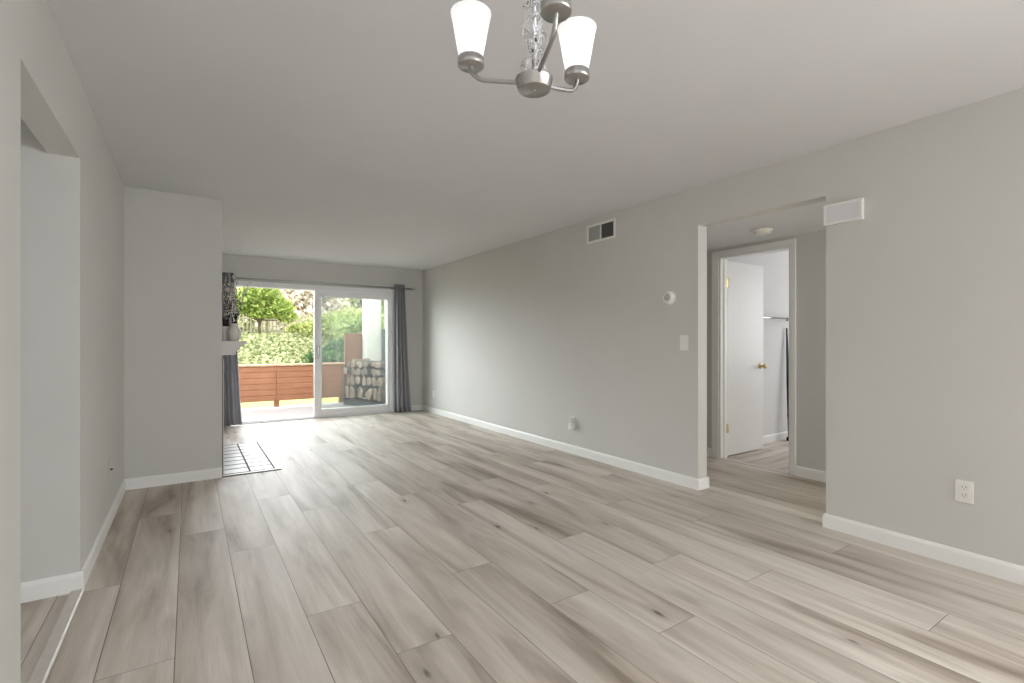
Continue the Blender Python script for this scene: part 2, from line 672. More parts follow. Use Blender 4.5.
# right wall
b = MB()
b.box(XR, YR, 0, XR + T, -2.98, ZC)
b.box(XR, -2.98, 0, XR + T, -1.02, 0.65)
b.box(XR, -2.98, 2.15, XR + T, -1.02, ZC)
b.box(XR, -1.02, 0, XR + T, OR0, ZC)
b.box(XR, OR0, ORZ, XR + T, OR1, ZC)
b.box(XR, OR1, 0, XR + T, YB, ZC)
struct(b.build('wall_right', WALL))
# back wall
b = MB()
b.box(XL - T, YB, 0, SX0, YB + 0.15, ZC)
b.box(SX1, YB, 0, XR + T, YB + 0.15, ZC)
b.box(SX0, YB, SZ, SX1, YB + 0.15, ZC)
struct(b.build('wall_back', WALL))
# rear wall behind the camera with an added window
b = MB()
b.box(XL - T, YR - T, 0, 1.15, YR, ZC)
b.box(3.25, YR - T, 0, XR + T, YR, ZC)
b.box(1.15, YR - T, 0, 3.25, YR, 0.7)
b.box(1.15, YR - T, 2.2, 3.25, YR, ZC)
struct(b.build('wall_rear', WALL))
# hallway walls
b = MB()
b.box(HX, -0.4, 0, HX + T, DY0, ZC)
b.box(HX, DY0, DZ, HX + T, DY1, ZC)
b.box(HX, DY1, 0, HX + T, 4.6, ZC)
struct(b.build('wall_hallway', WALL))
b = MB()
b.box(XR + T, 4.6, 0, HX + T, 4.7, ZC)
b.box(XR + T, -0.5, 0, HX + T, -0.4, ZC)
struct(b.build('wall_hallway_ends', WALL))
# bedroom walls
b = MB()
b.box(HX + T, 3.18, 0, 8.4, 3.3, 2.44)
b.box(8.3, -0.2, 0, 8.4, 3.18, 2.44)
b.box(HX + T, -0.3, 0, 8.4, -0.2, 2.44)
struct(b.build('wall_bedroom', pmat('bedroom_paint', (222, 222, 222), 0.8, bump=0.05, bscale=140)))

# baseboards
BH, BT = 0.089, 0.014


def bb_profile():
    return [(0, 0), (BT, 0), (BT, BH - 0.018), (BT - 0.003, BH - 0.008), (BT - 0.008, BH - 0.001), (0, BH)]


def bb(runs, name, h=None):
    """runs: (axis, fixed coordinate, outward sign, a, b)"""
    m = MB()
    for ax, c, s, a, d in runs:
        if ax == 'y':
            m.prism([(c + s * p, z) for p, z in bb_profile()], 'y', a, d)
        else:
            m.prism([(c + s * p, z) for p, z in bb_profile()], 'x', a, d)
    return struct(m.build(name, TRIM))


bb([('y', XL, 1, YR, OL0), ('y', XL, 1, OL1, YF), ('x', OL1, -1, -3.2, XL + BT)], 'baseboard_left')
bb([('x', YF, -1, XL, XF)], 'baseboard_chimney')
bb([('y', XR, -1, YR, OR0), ('x', OR0, 1, XR - BT, XR + T), ('y', XR, -1, OR1, YB), ('x', OR1, -1, XR - BT, XR + T + BT), ('y', XR + T, 1, OR1, 4.6)], 'baseboard_right')
bb([('x', YB, -1, SX1 + 0.02, XR), ('x', YB, -1, XL, SX0)], 'baseboard_back')
bb([('y', HX, -1, -0.4, DY0 - 0.05), ('y', HX, -1, DY1 + 0.084, 4.6)], 'baseboard_hallway')
bb([('x', 3.18, -1, HX + T + 0.03, 8.3)], 'baseboard_bedroom')
# threshold strip across the left opening
m = MB()
m.prism([(XL - 0.036, 0.0), (XL + 0.018, 0.0), (XL + 0.017, 0.004), (XL + 0.011, 0.009), (XL - 0.026, 0.009), (XL - 0.034, 0.005)], 'y', OL0, OL1 - BT)
struct(m.build('trim_1', THRESH))
# strip in the bedroom doorway
m = MB()
m.prism([(HX - 0.01, 0.0), (HX + 0.05, 0.0), (HX + 0.045, 0.006), (HX - 0.005, 0.006)], 'y', DY0, DY1)
struct(m.build('trim_2', THRESH))

# ------------------------------------------------------------------ sliding door (door_1)
d1 = bpy.data.objects.new('door_1', None)
C.objects.link(d1)
d1.location = (SX0, YB, 0)
struct(d1)


def dpart(mb, name, mat):
    o = mb.build(name, mat)
    o.location = (-SX0, -YB, 0)
    o.parent = d1
    return o


fw = 0.05
m = MB()
m.box(SX0, YB - 0.012, 0, SX0 + fw, YB + 0.13, SZ, 0.004)
m.box(SX1 - fw, YB - 0.012, 0, SX1, YB + 0.13, SZ, 0.004)
m.box(SX0 + fw, YB - 0.012, 1.995, SX1 - fw, YB + 0.13, SZ, 0.004)
m.box(SX0 + fw, YB - 0.0, 0, SX1 - fw, YB + 0.13, 0.018, 0.004)
m.box(SX0 + fw, YB + 0.025, 0.018, SX1 - fw, YB + 0.031, 0.03)
m.box(SX0 + fw, YB + 0.08, 0.018, SX1 - fw, YB + 0.086, 0.03)
dpart(m, 'frame', VINYL)


def sash(x0, x1, y, name, st=0.085, sr=0.09, rb=0.105, rt=0.09):
    z0, z1 = 0.03, 1.995
    m = MB()
    m.box(x0, y, z0, x0 + st, y + 0.034, z1, 0.004)
    m.box(x1 - sr, y, z0, x1, y + 0.034, z1, 0.004)
    m.box(x0 + st, y, z0, x1 - sr, y + 0.034, z0 + rb, 0.004)
    m.box(x0 + st, y, z1 - rt, x1 - sr, y + 0.034, z1, 0.004)
    o = dpart(m, name, VINYL)
    g = MB()
    g.box(x0 + st - 0.005, y + 0.012, z0 + rb - 0.005, x1 - sr + 0.005, y + 0.022, z1 - rt + 0.005)
    go = g.build('glass_pane', PANE)
    go.parent = o
    return o


s1 = sash(1.625, SX1 - fw, YB + 0.012, 'sliding_panel', st=0.098, sr=0.058)
s2 = sash(1.690, SX1 - fw, YB + 0.068, 'fixed_panel', st=0.06, sr=0.058)
m = MB()
m.box(1.668, YB - 0.012, 0.93, 1.692, YB + 0.012, 1.13, 0.004)
m.tube([(1.68, YB - 0.012, 0.95), (1.68, YB - 0.04, 0.97), (1.68, YB - 0.045, 1.03), (1.68, YB - 0.04, 1.09), (1.68, YB - 0.012, 1.11)], 0.008)
h = m.build('pull_handle', pmat('handle_grey', (176, 176, 178), 0.35, 0.5))
h.parent = s1

# ------------------------------------------------------------------ bedroom door (door_2)
d2 = bpy.data.objects.new('door_2', None)
C.objects.link(d2)
d2.location = (HX, DY0, 0)
struct(d2)


def d2part(mb, name, mat, par=None):
    o = mb.build(name, mat)
    if par is None:
        o.location = (-HX, -DY0, 0)
    o.parent = par or d2
    return o


cw, cl, cr_ = 0.058, 0.082, 0.048
m = MB()
m.box(HX - 0.014, DY0 - cr_, 0, HX, DY0 - 0.004, DZ + cw, 0.004)
m.box(HX - 0.014, DY1 + 0.004, 0, HX, DY1 + cl, DZ + cw, 0.004)
m.box(HX - 0.014, DY0 - 0.004, DZ + 0.004, HX, DY1 + 0.004, DZ + cw, 0.004)
m.box(HX + T, DY0 - cr_, 0, HX + T + 0.014, DY0 - 0.004, DZ + cw, 0.004)
m.box(HX + T, DY1 + 0.004, 0, HX + T + 0.014, DY1 + cl, DZ + cw, 0.004)
m.box(HX + T, DY0 - 0.004, DZ + 0.004, HX + T + 0.014, DY1 + 0.004, DZ + cw, 0.004)
d2part(m, 'casing', TRIM)
m = MB()
m.box(HX - 0.006, DY0 - 0.002, 0, HX + T + 0.004, DY0 + 0.016, DZ, 0.002)
m.box(HX - 0.006, DY1 - 0.016, 0, HX + T + 0.004, DY1 + 0.002, DZ, 0.002)
m.box(HX - 0.006, DY0 + 0.016, DZ - 0.016, HX + T + 0.004, DY1 - 0.016, DZ + 0.002, 0.002)
m.box(HX + 0.045, DY1 - 0.027, 0, HX + 0.075, DY1 - 0.016, DZ - 0.016)
m.box(HX + 0.045, DY0 + 0.016, 0, HX + 0.075, DY0 + 0.027, DZ - 0.016)
d2part(m, 'jamb', TRIM)
# leaf, swung 90 degrees into the bedroom, hinged at the far jamb
LX0, LX1, LY = HX + T + 0.022, HX + T + 0.022 + 0.665, 3.004
m = MB()
m.box(LX0, LY, 0.012, LX1, LY + 0.035, 2.03, 0.0025)
leaf = d2part(m, 'door_leaf', DOORW)
for z in (0.30, 1.80):
    m = MB()
    m.box(HX + T - 0.04, DY1 - 0.0185, z - 0.045, HX + T + 0.006, DY1 - 0.0155, z + 0.045)
    m.box(LX0 - 0.0025, LY + 0.002, z - 0.045, LX0 + 0.001, LY + 0.032, z + 0.045)
    m.lathe([(0.0065, -0.048), (0.0065, 0.048)], (HX + T + 0.012, DY1 - 0.012, z), 14)
    m.lathe([(0.0045, 0.048), (0.0045, 0.054), (0, 0.056)], (HX + T + 0.012, DY1 - 0.012, z), 12)
    o = d2part(m, 'hinge', BRASS)
    o['label'] = 'brass door hinge'
kx, kz = LX1 - 0.065, 0.925
R1 = Matrix.Rotation(H90, 4, 'X')
m = MB()
m.lathe([(0.031, 0), (0.031, 0.005), (0.024, 0.009), (0.011, 0.012), (0.010, 0.03), (0.018, 0.036), (0.026, 0.046), (0.027, 0.056), (0.021, 0.066), (0, 0.069)], (kx, LY, kz), 24, M=R1)
m.lathe([(0.031, 0), (0.031, 0.005), (0.024, 0.009), (0.011, 0.012), (0.010, 0.03), (0.018, 0.036), (0.026, 0.046), (0.027, 0.056), (0.021, 0.066), (0, 0.069)], (kx, LY + 0.035, kz), 24, M=Matrix.Rotation(-H90, 4, 'X'))
m.box(LX1 - 0.001, LY + 0.007, kz - 0.028, LX1 + 0.002, LY + 0.028, kz + 0.028)
o = d2part(m, 'door_knob', BRASS)
o['label'] = 'brass door knob'

# ------------------------------------------------------------------ unseen windows added behind the camera for fill light
w1 = bpy.data.objects.new('window_1', None)
C.objects.link(w1)
w1.location = (1.15, YR, 0.7)
struct(w1)
m = MB()
for a in ((1.15, 0.7, 1.2, 2.2), (3.2, 0.7, 3.25, 2.2), (2.175, 0.7, 2.225, 2.2), (1.2, 0.7, 3.2, 0.75), (1.2, 2.15, 3.2, 2.2)):
    m.box(a[0], YR - 0.09, a[1], a[2], YR - 0.045, a[3], 0.003)
o = m.build('window_frame', VINYL)
o.location = (-1.15, -YR, -0.7)
o.parent = w1

w2 = bpy.data.objects.new('window_2', None)
C.objects.link(w2)
w2.location = (XR, -2.0, 0.65)
struct(w2)
m = MB()
for a in ((-2.98, 0.65, -2.93, 2.15), (-1.07, 0.65, -1.02, 2.15), (-2.02, 0.70, -1.98, 2.10), (-2.93, 0.65, -1.07, 0.70), (-2.93, 2.10, -1.07, 2.15)):
    m.box(XR + 0.03, a[0], a[1], XR + 0.075, a[2], a[3], 0.003)
o = m.build('window_frame', VINYL)
o.location = (-XR, 2.0, -0.65)
o.parent = w2

# ------------------------------------------------------------------ fireplace: surround, mantel, hearth
fp = thing('fireplace_surround', 'pale tiled fireplace surround on the right face of the chimney breast', 'fireplace', (XF, 5.75, 0))


def fpp(mb, name, mat):
    o = mb.build(name, mat)
    o.location = (-XF, -5.75, 0)
    o.parent = fp
    return o


m = MB()
e = 0.0
tz = [0.012 + k * 0.148 for k in range(8)]
for k in range(7):
    for (y0, y1) in ((5.03, 5.33), (6.17, 6.47)):
        if tz[k] < 0.9:
            m.box(XF + 0.004, y0, tz[k], XF + 0.016, y1, tz[k] + 0.143, 0.002, 0)
for k in range(5, 7):
    for j in range(6):
        y0 = 5.335 + j * 0.1388
        m.box(XF + 0.004, y0, tz[k], XF + 0.016, y0 + 0.134, tz[k] + 0.143, 0.002, 0)
m.box(XF + 0.001, 5.028, 0.009, XF + 0.007, 5.34, 1.045, 0, 1)
m.box(XF + 0.001, 6.16, 0.009, XF + 0.007, 6.472, 1.045, 0, 1)
m.box(XF + 0.001, 5.34, 0.74, XF + 0.007, 6.16, 1.045, 0, 1)
fpp(m, 'tile_facing', [TILE, GROUT])
m = MB()
m.box(XL + 0.203, FY0 + 0.002, 0.01, XL + 0.23, FY1 - 0.002, FZ - 0.002)
m.box(XL + 0.23, FY0 + 0.002, 0.01, XF - 0.002, FY0 + 0.02, FZ - 0.002)
m.box(XL + 0.23, FY1 - 0.02, 0.01, XF - 0.002, FY1 - 0.002, FZ - 0.002)
m.box(XL + 0.23, FY0 + 0.02, FZ - 0.02, XF - 0.002, FY1 - 0.02, FZ - 0.002)
fpp(m, 'firebox_lining', FIREBRICK)
m = MB()
m.box(XF + 0.016, FY0 - 0.03, 0.012, XF + 0.026, FY0, 0.765)
m.box(XF + 0.016, FY1, 0.012, XF + 0.026, FY1 + 0.03, 0.765)
m.box(XF + 0.016, FY0, 0.735, XF + 0.026, FY1, 0.765)
fpp(m, 'firebox_frame', BLACK)

# mantel: stepped crown profile
prof = [(0, 1.05), (0.105, 1.05), (0.112, 1.058), (0.112, 1.085), (0.118, 1.092), (0.128, 1.098), (0.138, 1.108), (0.146, 1.122),
        (0.152, 1.128), (0.162, 1.130), (0.162, 1.142), (0.168, 1.145), (0.186, 1.150), (0.198, 1.152), (0.202, 1.156), (0.202, 1.172), (0.198, 1.176), (0, 1.176)]
m = MB()
m.prism([(XF + 0.0015 + p, z + 0.022) for p, z in prof], 'y', 5.07, 6.43)
o = m.build('mantel_shelf', MANT)
tag(o, 'white stepped mantel shelf on the chimney breast by the glass door', 'mantel')

# hearth tiles in the floor
m = MB()
hx0, hx1, hy0, hy1 = XF + 0.002, 0.722, 5.0, 6.5
m.box(hx0, hy0, -0.002, hx1, hy1, 0.0072, 0, 1)
cols = [(hx0 + 0.012, 0.459), (0.475, hx1 - 0.062)]
ny = 8
y0, y1 = hy0 + 0.06, hy1 - 0.012
st = (y1 - y0) / ny
for (a, d) in cols:
    for k in range(ny):
        m.box(a, y0 + k * st + 0.015, 0.001, d, y0 + (k + 1) * st - 0.015, 0.0085, 0.0015, 0)
m.box(hx1 - 0.046, hy0 + 0.046, 0.001, hx1, hy1, 0.0085, 0.0015, 2)
m.box(hx0, hy0, 0.001, hx1, hy0 + 0.046, 0.0085, 0.0015, 2)
o = m.build('tile_hearth', [TILE, GROUT, pmat('hearth_border', (196, 190, 184), 0.45)])
tag(o, 'white tiled hearth with dark grout set in the plank floor', 'hearth')

# ------------------------------------------------------------------ vases and budded branches on the mantel
MZ = 1.1985
VA = (0.352, 5.205)
VB = (0.288, 5.30)
m = MB()
m.lathe([(0.0, 0.0), (0.030, 0.0), (0.036, 0.004), (0.050, 0.03), (0.0565, 0.062), (0.056, 0.088), (0.049, 0.115), (0.036, 0.135), (0.027, 0.146), (0.026, 0.156), (0.029, 0.162), (0.024, 0.162), (0.021, 0.15), (0.03, 0.13), (0.0, 0.06)], (VA[0], VA[1], MZ), 32, caps=False)
o = m.build('round_vase', VASE)
tag(o, 'rounded off-white vase at the near end of the mantel shelf', 'vase')
m = MB()
m.lathe([(0.0, 0.0), (0.036, 0.0), (0.04, 0.004), (0.042, 0.07), (0.04, 0.12), (0.037, 0.136), (0.033, 0.136), (0.034, 0.11), (0.0, 0.03)], (VB[0], VB[1], MZ), 32, caps=False)
o = m.build('straight_vase', pmat('vase_bright', (238, 236, 234), 0.35))
tag(o, 'straight bright white vase against the chimney breast on the mantel', 'vase')
rb = random.Random(5)
_b = MB()
_b.lathe([(0, -0.007), (0.0042, -0.003), (0.0046, 0.001), (0.0024, 0.006), (0, 0.0085)], (0, 0, 0), 7)
_t = _b.build('bud', BUD)
BUD_MESH = _t.data
bpy.data.objects.remove(_t)


def branch(base, mouth_r, height, lean, group, label, nb):
    a = rb.uniform(0, 2 * math.pi)
    pts = []
    p0 = Vector((mouth_r * 0.5 * math.cos(a), mouth_r * 0.5 * math.sin(a), 0.0))
    d = Vector((lean[0] + rb.uniform(-.05, .05), lean[1] + rb.uniform(-.08, .08), 0))
    bend = rb.uniform(-0.03, 0.03)
    n = 9
    for k in range(n):
        t = k / (n - 1)
        pts.append(p0 * (1 + t) + d * (t ** 1.3) * height + Vector((bend * math.sin(3 * t), bend * math.cos(4 * t) * .5, t * height)))
    m = MB()
    m.tube(pts, [0.0034 * (1 - 0.6 * k / (n - 1)) for k in range(n)], 6)
    # side shoot
    i = rb.randint(3, 5)
    sd = Vector((rb.uniform(-.1, .1), rb.uniform(-.1, .1), rb.uniform(.12, .2)))
    sh = [pts[i], pts[i] + sd * .5, pts[i] + sd]
    m.tube(sh, [0.0022, 0.0018, 0.001], 5)
    o = m.build('budded_branch', TWIG)
    o.location = base
    tag(o, label, 'branch', group)
    for k in range(nb):
        t = 0.12 + 0.88 * (k + rb.random() * .6) / nb
        x = t * (n - 1)
        j = min(int(x), n - 2)
        p = pts[j].lerp(pts[j + 1], x - j)
        if k % 4 == 3:
            p = sh[1].lerp(sh[2], rb.random())
        q = Vector((rb.uniform(-1, 1), rb.uniform(-1, 1), rb.uniform(0, 1))).normalized()
        bo = bpy.data.objects.new('bud', BUD_MESH)
        C.objects.link(bo)
        bo.parent = o
        bo.location = p + q * 0.004
        bo.rotation_euler = (rb.uniform(-.6, .6), rb.uniform(-.6, .6), 0)
        bo.scale = (rb.uniform(1.0, 1.5),) * 3


for k in range(11):
    lean = (rb.uniform(-.06, .12), rb.uniform(-.12, .12)) if k > 2 else [(0.24, 0.02), (0.17, -0.08), (0.32, -0.02)][k]
    branch((VA[0], VA[1], MZ + 0.13), 0.02, rb.uniform(0.36, 0.5), lean, 'branches in the round vase',
           'dark branch with pale buds standing in the rounded off-white vase', 18)
for k in range(9):
    branch((VB[0], VB[1], MZ + 0.11), 0.026, rb.uniform(0.34, 0.46), (rb.uniform(-.03, .08), rb.uniform(-.12, .12)), 'branches in the straight vase',
           'dark branch with pale buds standing in the straight bright white vase', 18)
# dark wrapped bundles at the vase mouths
for (v, zz, r, lab) in ((VA, MZ + 0.13, 0.017, 'dark wrapped stem bundle in the mouth of the rounded vase'), (VB, MZ + 0.105, 0.022, 'dark wrapped stem bundle in the mouth of the straight vase')):
    m = MB()
    m.lathe([(r * .7, 0), (r * .85, 0.02), (r * 1.0, 0.05), (r * 1.1, 0.085), (r * .9, 0.1), (0, 0.1)], (v[0], v[1], zz), 14)
    for k in range(10):
        a = k * .628
        m.tube([(v[0] + r * .8 * math.cos(a), v[1] + r * .8 * math.sin(a), zz + .01), (v[0] + r * 1.12 * math.cos(a), v[1] + r * 1.12 * math.sin(a), zz + .07), (v[0] + r * 1.2 * math.cos(a), v[1] + r * 1.2 * math.sin(a), zz + .12)], [.003, .0035, .002], 6)
    tag(m.build('stem_bundle', TWIG), lab, 'stem bundle')

# ------------------------------------------------------------------ curtains and rod
RY, RZ = YB - 0.085, 2.098


def curtain(name, label, xt0, xt1, xb0, xb1, folds, seed, z0, z1):
    r = random.Random(seed)
    root = thing(name, label, 'curtain', ((xt0 + xt1) / 2, RY, z0))
    ns, nz = folds * 14, 26
    ph = [r.uniform(-.4, .4) for _ in range(folds + 1)]
    m = MB()
    rows = []
    for j in range(nz + 1):
        t = j / nz                                   # 0 bottom, 1 top
        x0 = xb0 + (xt0 - xb0) * t ** 0.8
        x1 = xb1 + (xt1 - xb1) * t ** 0.8
        row = []
        for i in range(ns + 1):
            u = i / ns
            f = u * folds
            k = min(int(f), folds - 1)
            ang = 2 * math.pi * (f + ph[k] * 0.12 * (1 - t) * math.sin(math.pi * (f - k)))
            amp = 0.036 + 0.012 * (1 - t) * math.sin(3.1 * k + seed)
            sx = 0.010 * (1 - t) * math.sin(ang * 0.5 + seed)
            row.append(m.bm.verts.new((x0 + (x1 - x0) * u + sx, RY + amp * math.sin(ang), z0 + (z1 - z0) * t)))
        rows.append(row)
    for a, bq in zip(rows, rows[1:]):
        for i in range(ns):
            m.bm.faces.new((a[i], a[i + 1], bq[i + 1], bq[i])).smooth = True
    cloth = m.build('cloth', CURT)
    cloth.location = (-root.location.x, -RY, -z0)
    cloth.parent = root
    so = cloth.modifiers.new('thickness', 'SOLIDIFY')
    so.thickness = 0.003
    so.offset = 0
    # grommets where the cloth crosses the rod
    for k in range(folds * 2 + 1):
        x = xt0 + (xt1 - xt0) * k / (folds * 2)
        g = MB()
        M = Matrix.Rotation(H90, 4, 'Y')
        g.lathe([(0.0165, -0.003), (0.024, -0.003), (0.025, 0), (0.024, 0.003), (0.0165, 0.003), (0.0165, -0.003)], (x, RY, RZ), 18, M=M, caps=False)
        go = g.build('grommet', NICKEL, root)
        go.location = (-root.location.x, -RY, -z0)
    return root


curtain('curtain', 'grey grommet curtain hanging at the left side beside the mantel', 0.235, 0.532, 0.20, 0.632, 6, 3, 0.012, 2.165)
curtain('curtain', 'grey grommet curtain hanging at the right side near the room corner', 2.885, 3.058, 2.880, 3.175, 4, 8, 0.012, 2.165)
rod = thing('curtain_rod', 'thin nickel curtain rod with crystal finials above the sliding door', 'curtain rod', (1.7, RY, RZ))
m = MB()
m.tube([(-1.58, 0, 0), (1.47, 0, 0)], 0.0125, 16)
m.build('rod', NICKEL, rod)
for sx in (-1.58, 1.47):
    sg = 1 if sx > 0 else -1
    m = MB()
    M = Matrix.Rotation(sg * H90, 4, 'Y')
    m.lathe([(0.016, 0), (0.018, 0.006), (0.016, 0.012), (0.010, 0.018), (0.010, 0.024)], (sx, 0, 0), 16, M=M)
    fo = m.build('finial', NICKEL, rod)
    m = MB()
    m.lathe([(0.0, 0.022), (0.014, 0.026), (0.024, 0.036), (0.027, 0.048), (0.022, 0.062), (0.01, 0.070), (0, 0.072)], (sx, 0, 0), 10, M=M, smooth=False)
    m.build('crystal_ball', CRYS, fo)
for bx in (-1.30, 0.03, 1.16):
    m = MB()
    m.box(bx - 0.014, 0.079, -0.04, bx + 0.014, 0.0845, 0.04, 0.002)
    m.tube([(bx, 0.08, -0.01), (bx, 0.03, -0.012), (bx, 0.0, -0.018)], 0.006, 8)
    m.tube([(bx + 0.0, 0.019 * math.cos(a), 0.019 * math.sin(a) + 0.002) for a in [math.pi * (1.0 + k / 8) for k in range(9)]], 0.005, 8)
    m.build('bracket', NICKEL, rod)

# ------------------------------------------------------------------ chandelier
CX, CY = 0.7528, 1.0367
ch = thing('chandelier', 'brushed nickel chandelier with three frosted glass shades and clear crystal column', 'chandelier', (CX, CY, ZC))
ch_o = Vector((CX, CY, ZC))


def chp(mb, name, mat, par=None):
    o = mb.build(name, mat)
    if par is None:
        o.location = (0, 0, -ZC)
        o.parent = ch
    else:
        o.parent = par
    return o


m = MB()
m.lathe([(0.0, ZC - 0.032), (0.02, ZC - 0.032), (0.055, ZC - 0.026), (0.062, ZC - 0.02), (0.062, ZC - 0.0005), (0, ZC - 0.0005)], (0, 0, 0), 40, caps=False)
chp(m, 'canopy', NICKEL)
m = MB()
m.lathe([(0.006, 1.885), (0.006, 2.41)], (0, 0, 0), 14)
chp(m, 'stem', CHROME)
m = MB()
m.lathe([(0, 1.847), (0.041, 1.847), (0.0422, 1.848), (0.0485, 1.872), (0.0495, 1.875), (0.0490, 1.8762), (0.0, 1.8765)], (0, 0, 0), 48, caps=False)
hub = chp(m, 'hub', NICKEL)
m = MB()
m.lathe([(0.0, 1.845), (0.003, 1.8452), (0.004, 1.846), (0.004, 1.8475)], (0, 0, 0), 16, caps=False)
chp(m, 'finial_nut', NICKEL, hub)
for k in range(8):
    m = MB()
    pts = []
    a0 = k * math.pi / 4
    for i in range(64):
        t = i / 63
        z = 1.878 + t * 0.53
        r = 0.021 + 0.010 * math.sin(t * 26 + (k % 2) * 1.6) + 0.004 * math.sin(t * 61 + k)
        a = a0 + t * 9.5 * (1 if k % 2 else -1)
        pts.append((r * math.cos(a), r * math.sin(a), z))
    m.tube(pts, 0.0036, 8)
    st_ = chp(m, 'crystal_strand', CRYS)
rc = random.Random(2)
for k in range(26):
    m = MB()
    z = 1.892 + k * 0.0195
    a = k * 2.4
    r = 0.022 + 0.007 * math.sin(k * 1.3)
    s = rc.uniform(.8, 1.2)
    m.lathe([(0, -0.009 * s), (0.006 * s, -0.005 * s), (0.0085 * s, 0), (0.006 * s, 0.005 * s), (0, 0.009 * s)], (r * math.cos(a), r * math.sin(a), z), 7, smooth=False)
    chp(m, 'crystal_bead', CRYS)
ends = [(0.639, 1.172), (0.922, 1.063), (0.697, 0.876)]
for (ex, ey) in ends:
    dx, dy = ex - CX, ey - CY
    R = math.hypot(dx, dy)
    ux, uy = dx / R, dy / R

    def rad(r, z):
        return (ux * r, uy * r, z)
    ctrl = [(0.040, 1.8735), (0.072, 1.880), (0.100, 1.886), (0.124, 1.891), (0.146, 1.897), (0.161, 1.907), (R - 0.003, 1.920), (R, 1.931), (R, 1.939)]
    # smooth by Catmull-Rom
    pts = []
    for i in range(len(ctrl) - 1):
        p0, p1, p2, p3 = [Vector(ctrl[max(0, min(len(ctrl) - 1, i + q))]) for q in (-1, 0, 1, 2)]
        for s in range(5):
            t = s / 5
            v = 0.5 * ((2 * p1) + (-p0 + p2) * t + (2 * p0 - 5 * p1 + 4 * p2 - p3) * t * t + (-p0 + 3 * p1 - 3 * p2 + p3) * t ** 3)
            pts.append(rad(v.x, v.y))
    pts.append(rad(*ctrl[-1]))
    m = MB()
    m.tube(pts, 0.006, 12)
    arm = chp(m, 'arm', NICKEL)
    m = MB()
    m.lathe([(0, 1.937), (0.034, 1.937), (0.0355, 1.9385), (0.0358, 1.945), (0.0358, 1.958), (0.0345, 1.960), (0.0, 1.960)], (ux * R, uy * R, 0), 40, caps=False)
    chp(m, 'shade_cup', NICKEL, arm)
    m = MB()
    m.lathe([(0.0325, 1.9605), (0.0345, 1.975), (0.0395, 2.00), (0.0450, 2.032), (0.0505, 2.060), (0.0540, 2.077), (0.0550, 2.0805), (0.0540, 2.0815), (0.0530, 2.080)], (ux * R, uy * R, 0), 48, caps=False)
    so = chp(m, 'glass_shade', SHADE, arm)
    m = MB()
    m.lathe([(0.009, 1.9605), (0.009, 1.970), (0.0, 1.970)], (ux * R, uy * R, 0), 12, caps=False)
    chp(m, 'bulb_socket', NICKEL, arm)
    light('chandelier_bulb', 'POINT', (ex, ey, 1.998), 0.050, (1.0, 0.985, 0.97), size=0.018)

# ------------------------------------------------------------------ wall fittings on the right wall
XW = XR - 0.0005
# return air grille
gr = thing('air_grille', 'white framed return air grille high on the right wall', 'vent', (XW, 3.577, 2.285))
gw, gh = 0.200, 0.093


def frame_yz(m, w, hh, t, x0, x1, bev=0.002):
    m.box(x0, -w, -hh, x1, w, -hh + t, bev)
    m.box(x0, -w, hh - t, x1, w, hh, bev)
    m.box(x0, -w, -hh + t, x1, -w + t, hh - t, bev)
    m.box(x0, w - t, -hh + t, x1, w, hh - t, bev)


m = MB()
frame_yz(m, gw, gh, 0.022, -0.012, 0)
m.box(-0.012, -0.008, -gh + 0.022, 0, 0.008, gh - 0.022, 0.001)
m.build('frame', PLATE, gr)
for (a, d, mat, bk, nm, tilt) in ((0.008, gw - 0.022, GREYM, GREYD, 'louver_bank', 0.55), (-gw + 0.022, -0.008, pmat('damper_grey', (136, 136, 136), 0.6), pmat('damper_back', (84, 84, 84), 0.7), 'damper_bank', -0.3)):
    m = MB()
    m.box(-0.0025, a, -gh + 0.022, -0.0005, d, gh - 0.022, 0, 1)
    nsl = 12
    for k in range(nsl):
        z = -gh + 0.027 + (2 * gh - 0.054) * k / (nsl - 1)
        M = Matrix.Translation((-0.006, 0, z)) @ Matrix.Rotation(tilt, 4, 'Y')
        m.box(-0.004, a + 0.001, -0.0009, 0.004, d - 0.001, 0.0009, 0, 0, M)
    o = m.build(nm, [mat, bk], gr)
    o['label'] = 'light grey louvers' if nm == 'louver_bank' else 'dark slotted section'
# thermostat
RX = Matrix.Rotation(-H90, 4, 'Y')
th = thing('thermostat', 'round white thermostat with grey dial on the right wall above the light switch', 'thermostat', (XW, 2.745, 1.567))
m = MB()
m.lathe([(0, 0), (0.058, 0), (0.058, 0.006), (0.055, 0.010), (0.0, 0.010)], (0, 0, 0), 40, M=RX, caps=False)
m.build('base_plate', PLATE, th)
m = MB()
m.lathe([(0.046, 0.010), (0.048, 0.014), (0.047, 0.030), (0.043, 0.038), (0.034, 0.040), (0.033, 0.037), (0.0, 0.036)], (0, 0, 0), 40, M=RX, caps=False)
m.build('dial_ring', PLATE, th)
m = MB()
m.lathe([(0.028, 0.036), (0.027, 0.041), (0.02, 0.044), (0, 0.0445)], (0, 0, 0), 32, M=RX, caps=False)
m.box(-0.046, -0.004, 0.0, -0.0435, 0.004, 0.022, 0.001)
m.build('dial_face', pmat('dial_grey', (176, 174, 170), 0.35), th)
# rocker switch
sw = thing('light_switch', 'white rocker light switch on the right wall beside the hallway opening', 'light switch', (XW, 2.598, 1.183))
m = MB()
m.box(-0.006, -0.040, -0.062, 0, 0.040, 0.062, 0.003)
m.build('plate', PLATE, sw)
m = MB()
m.box(-0.0095, -0.0165, -0.033, -0.006, 0.0165, 0.0, 0.001)
m.box(-0.008, -0.0165, 0.0005, -0.006, 0.0165, 0.033, 0.001)
m.build('rocker', PLATE, sw)


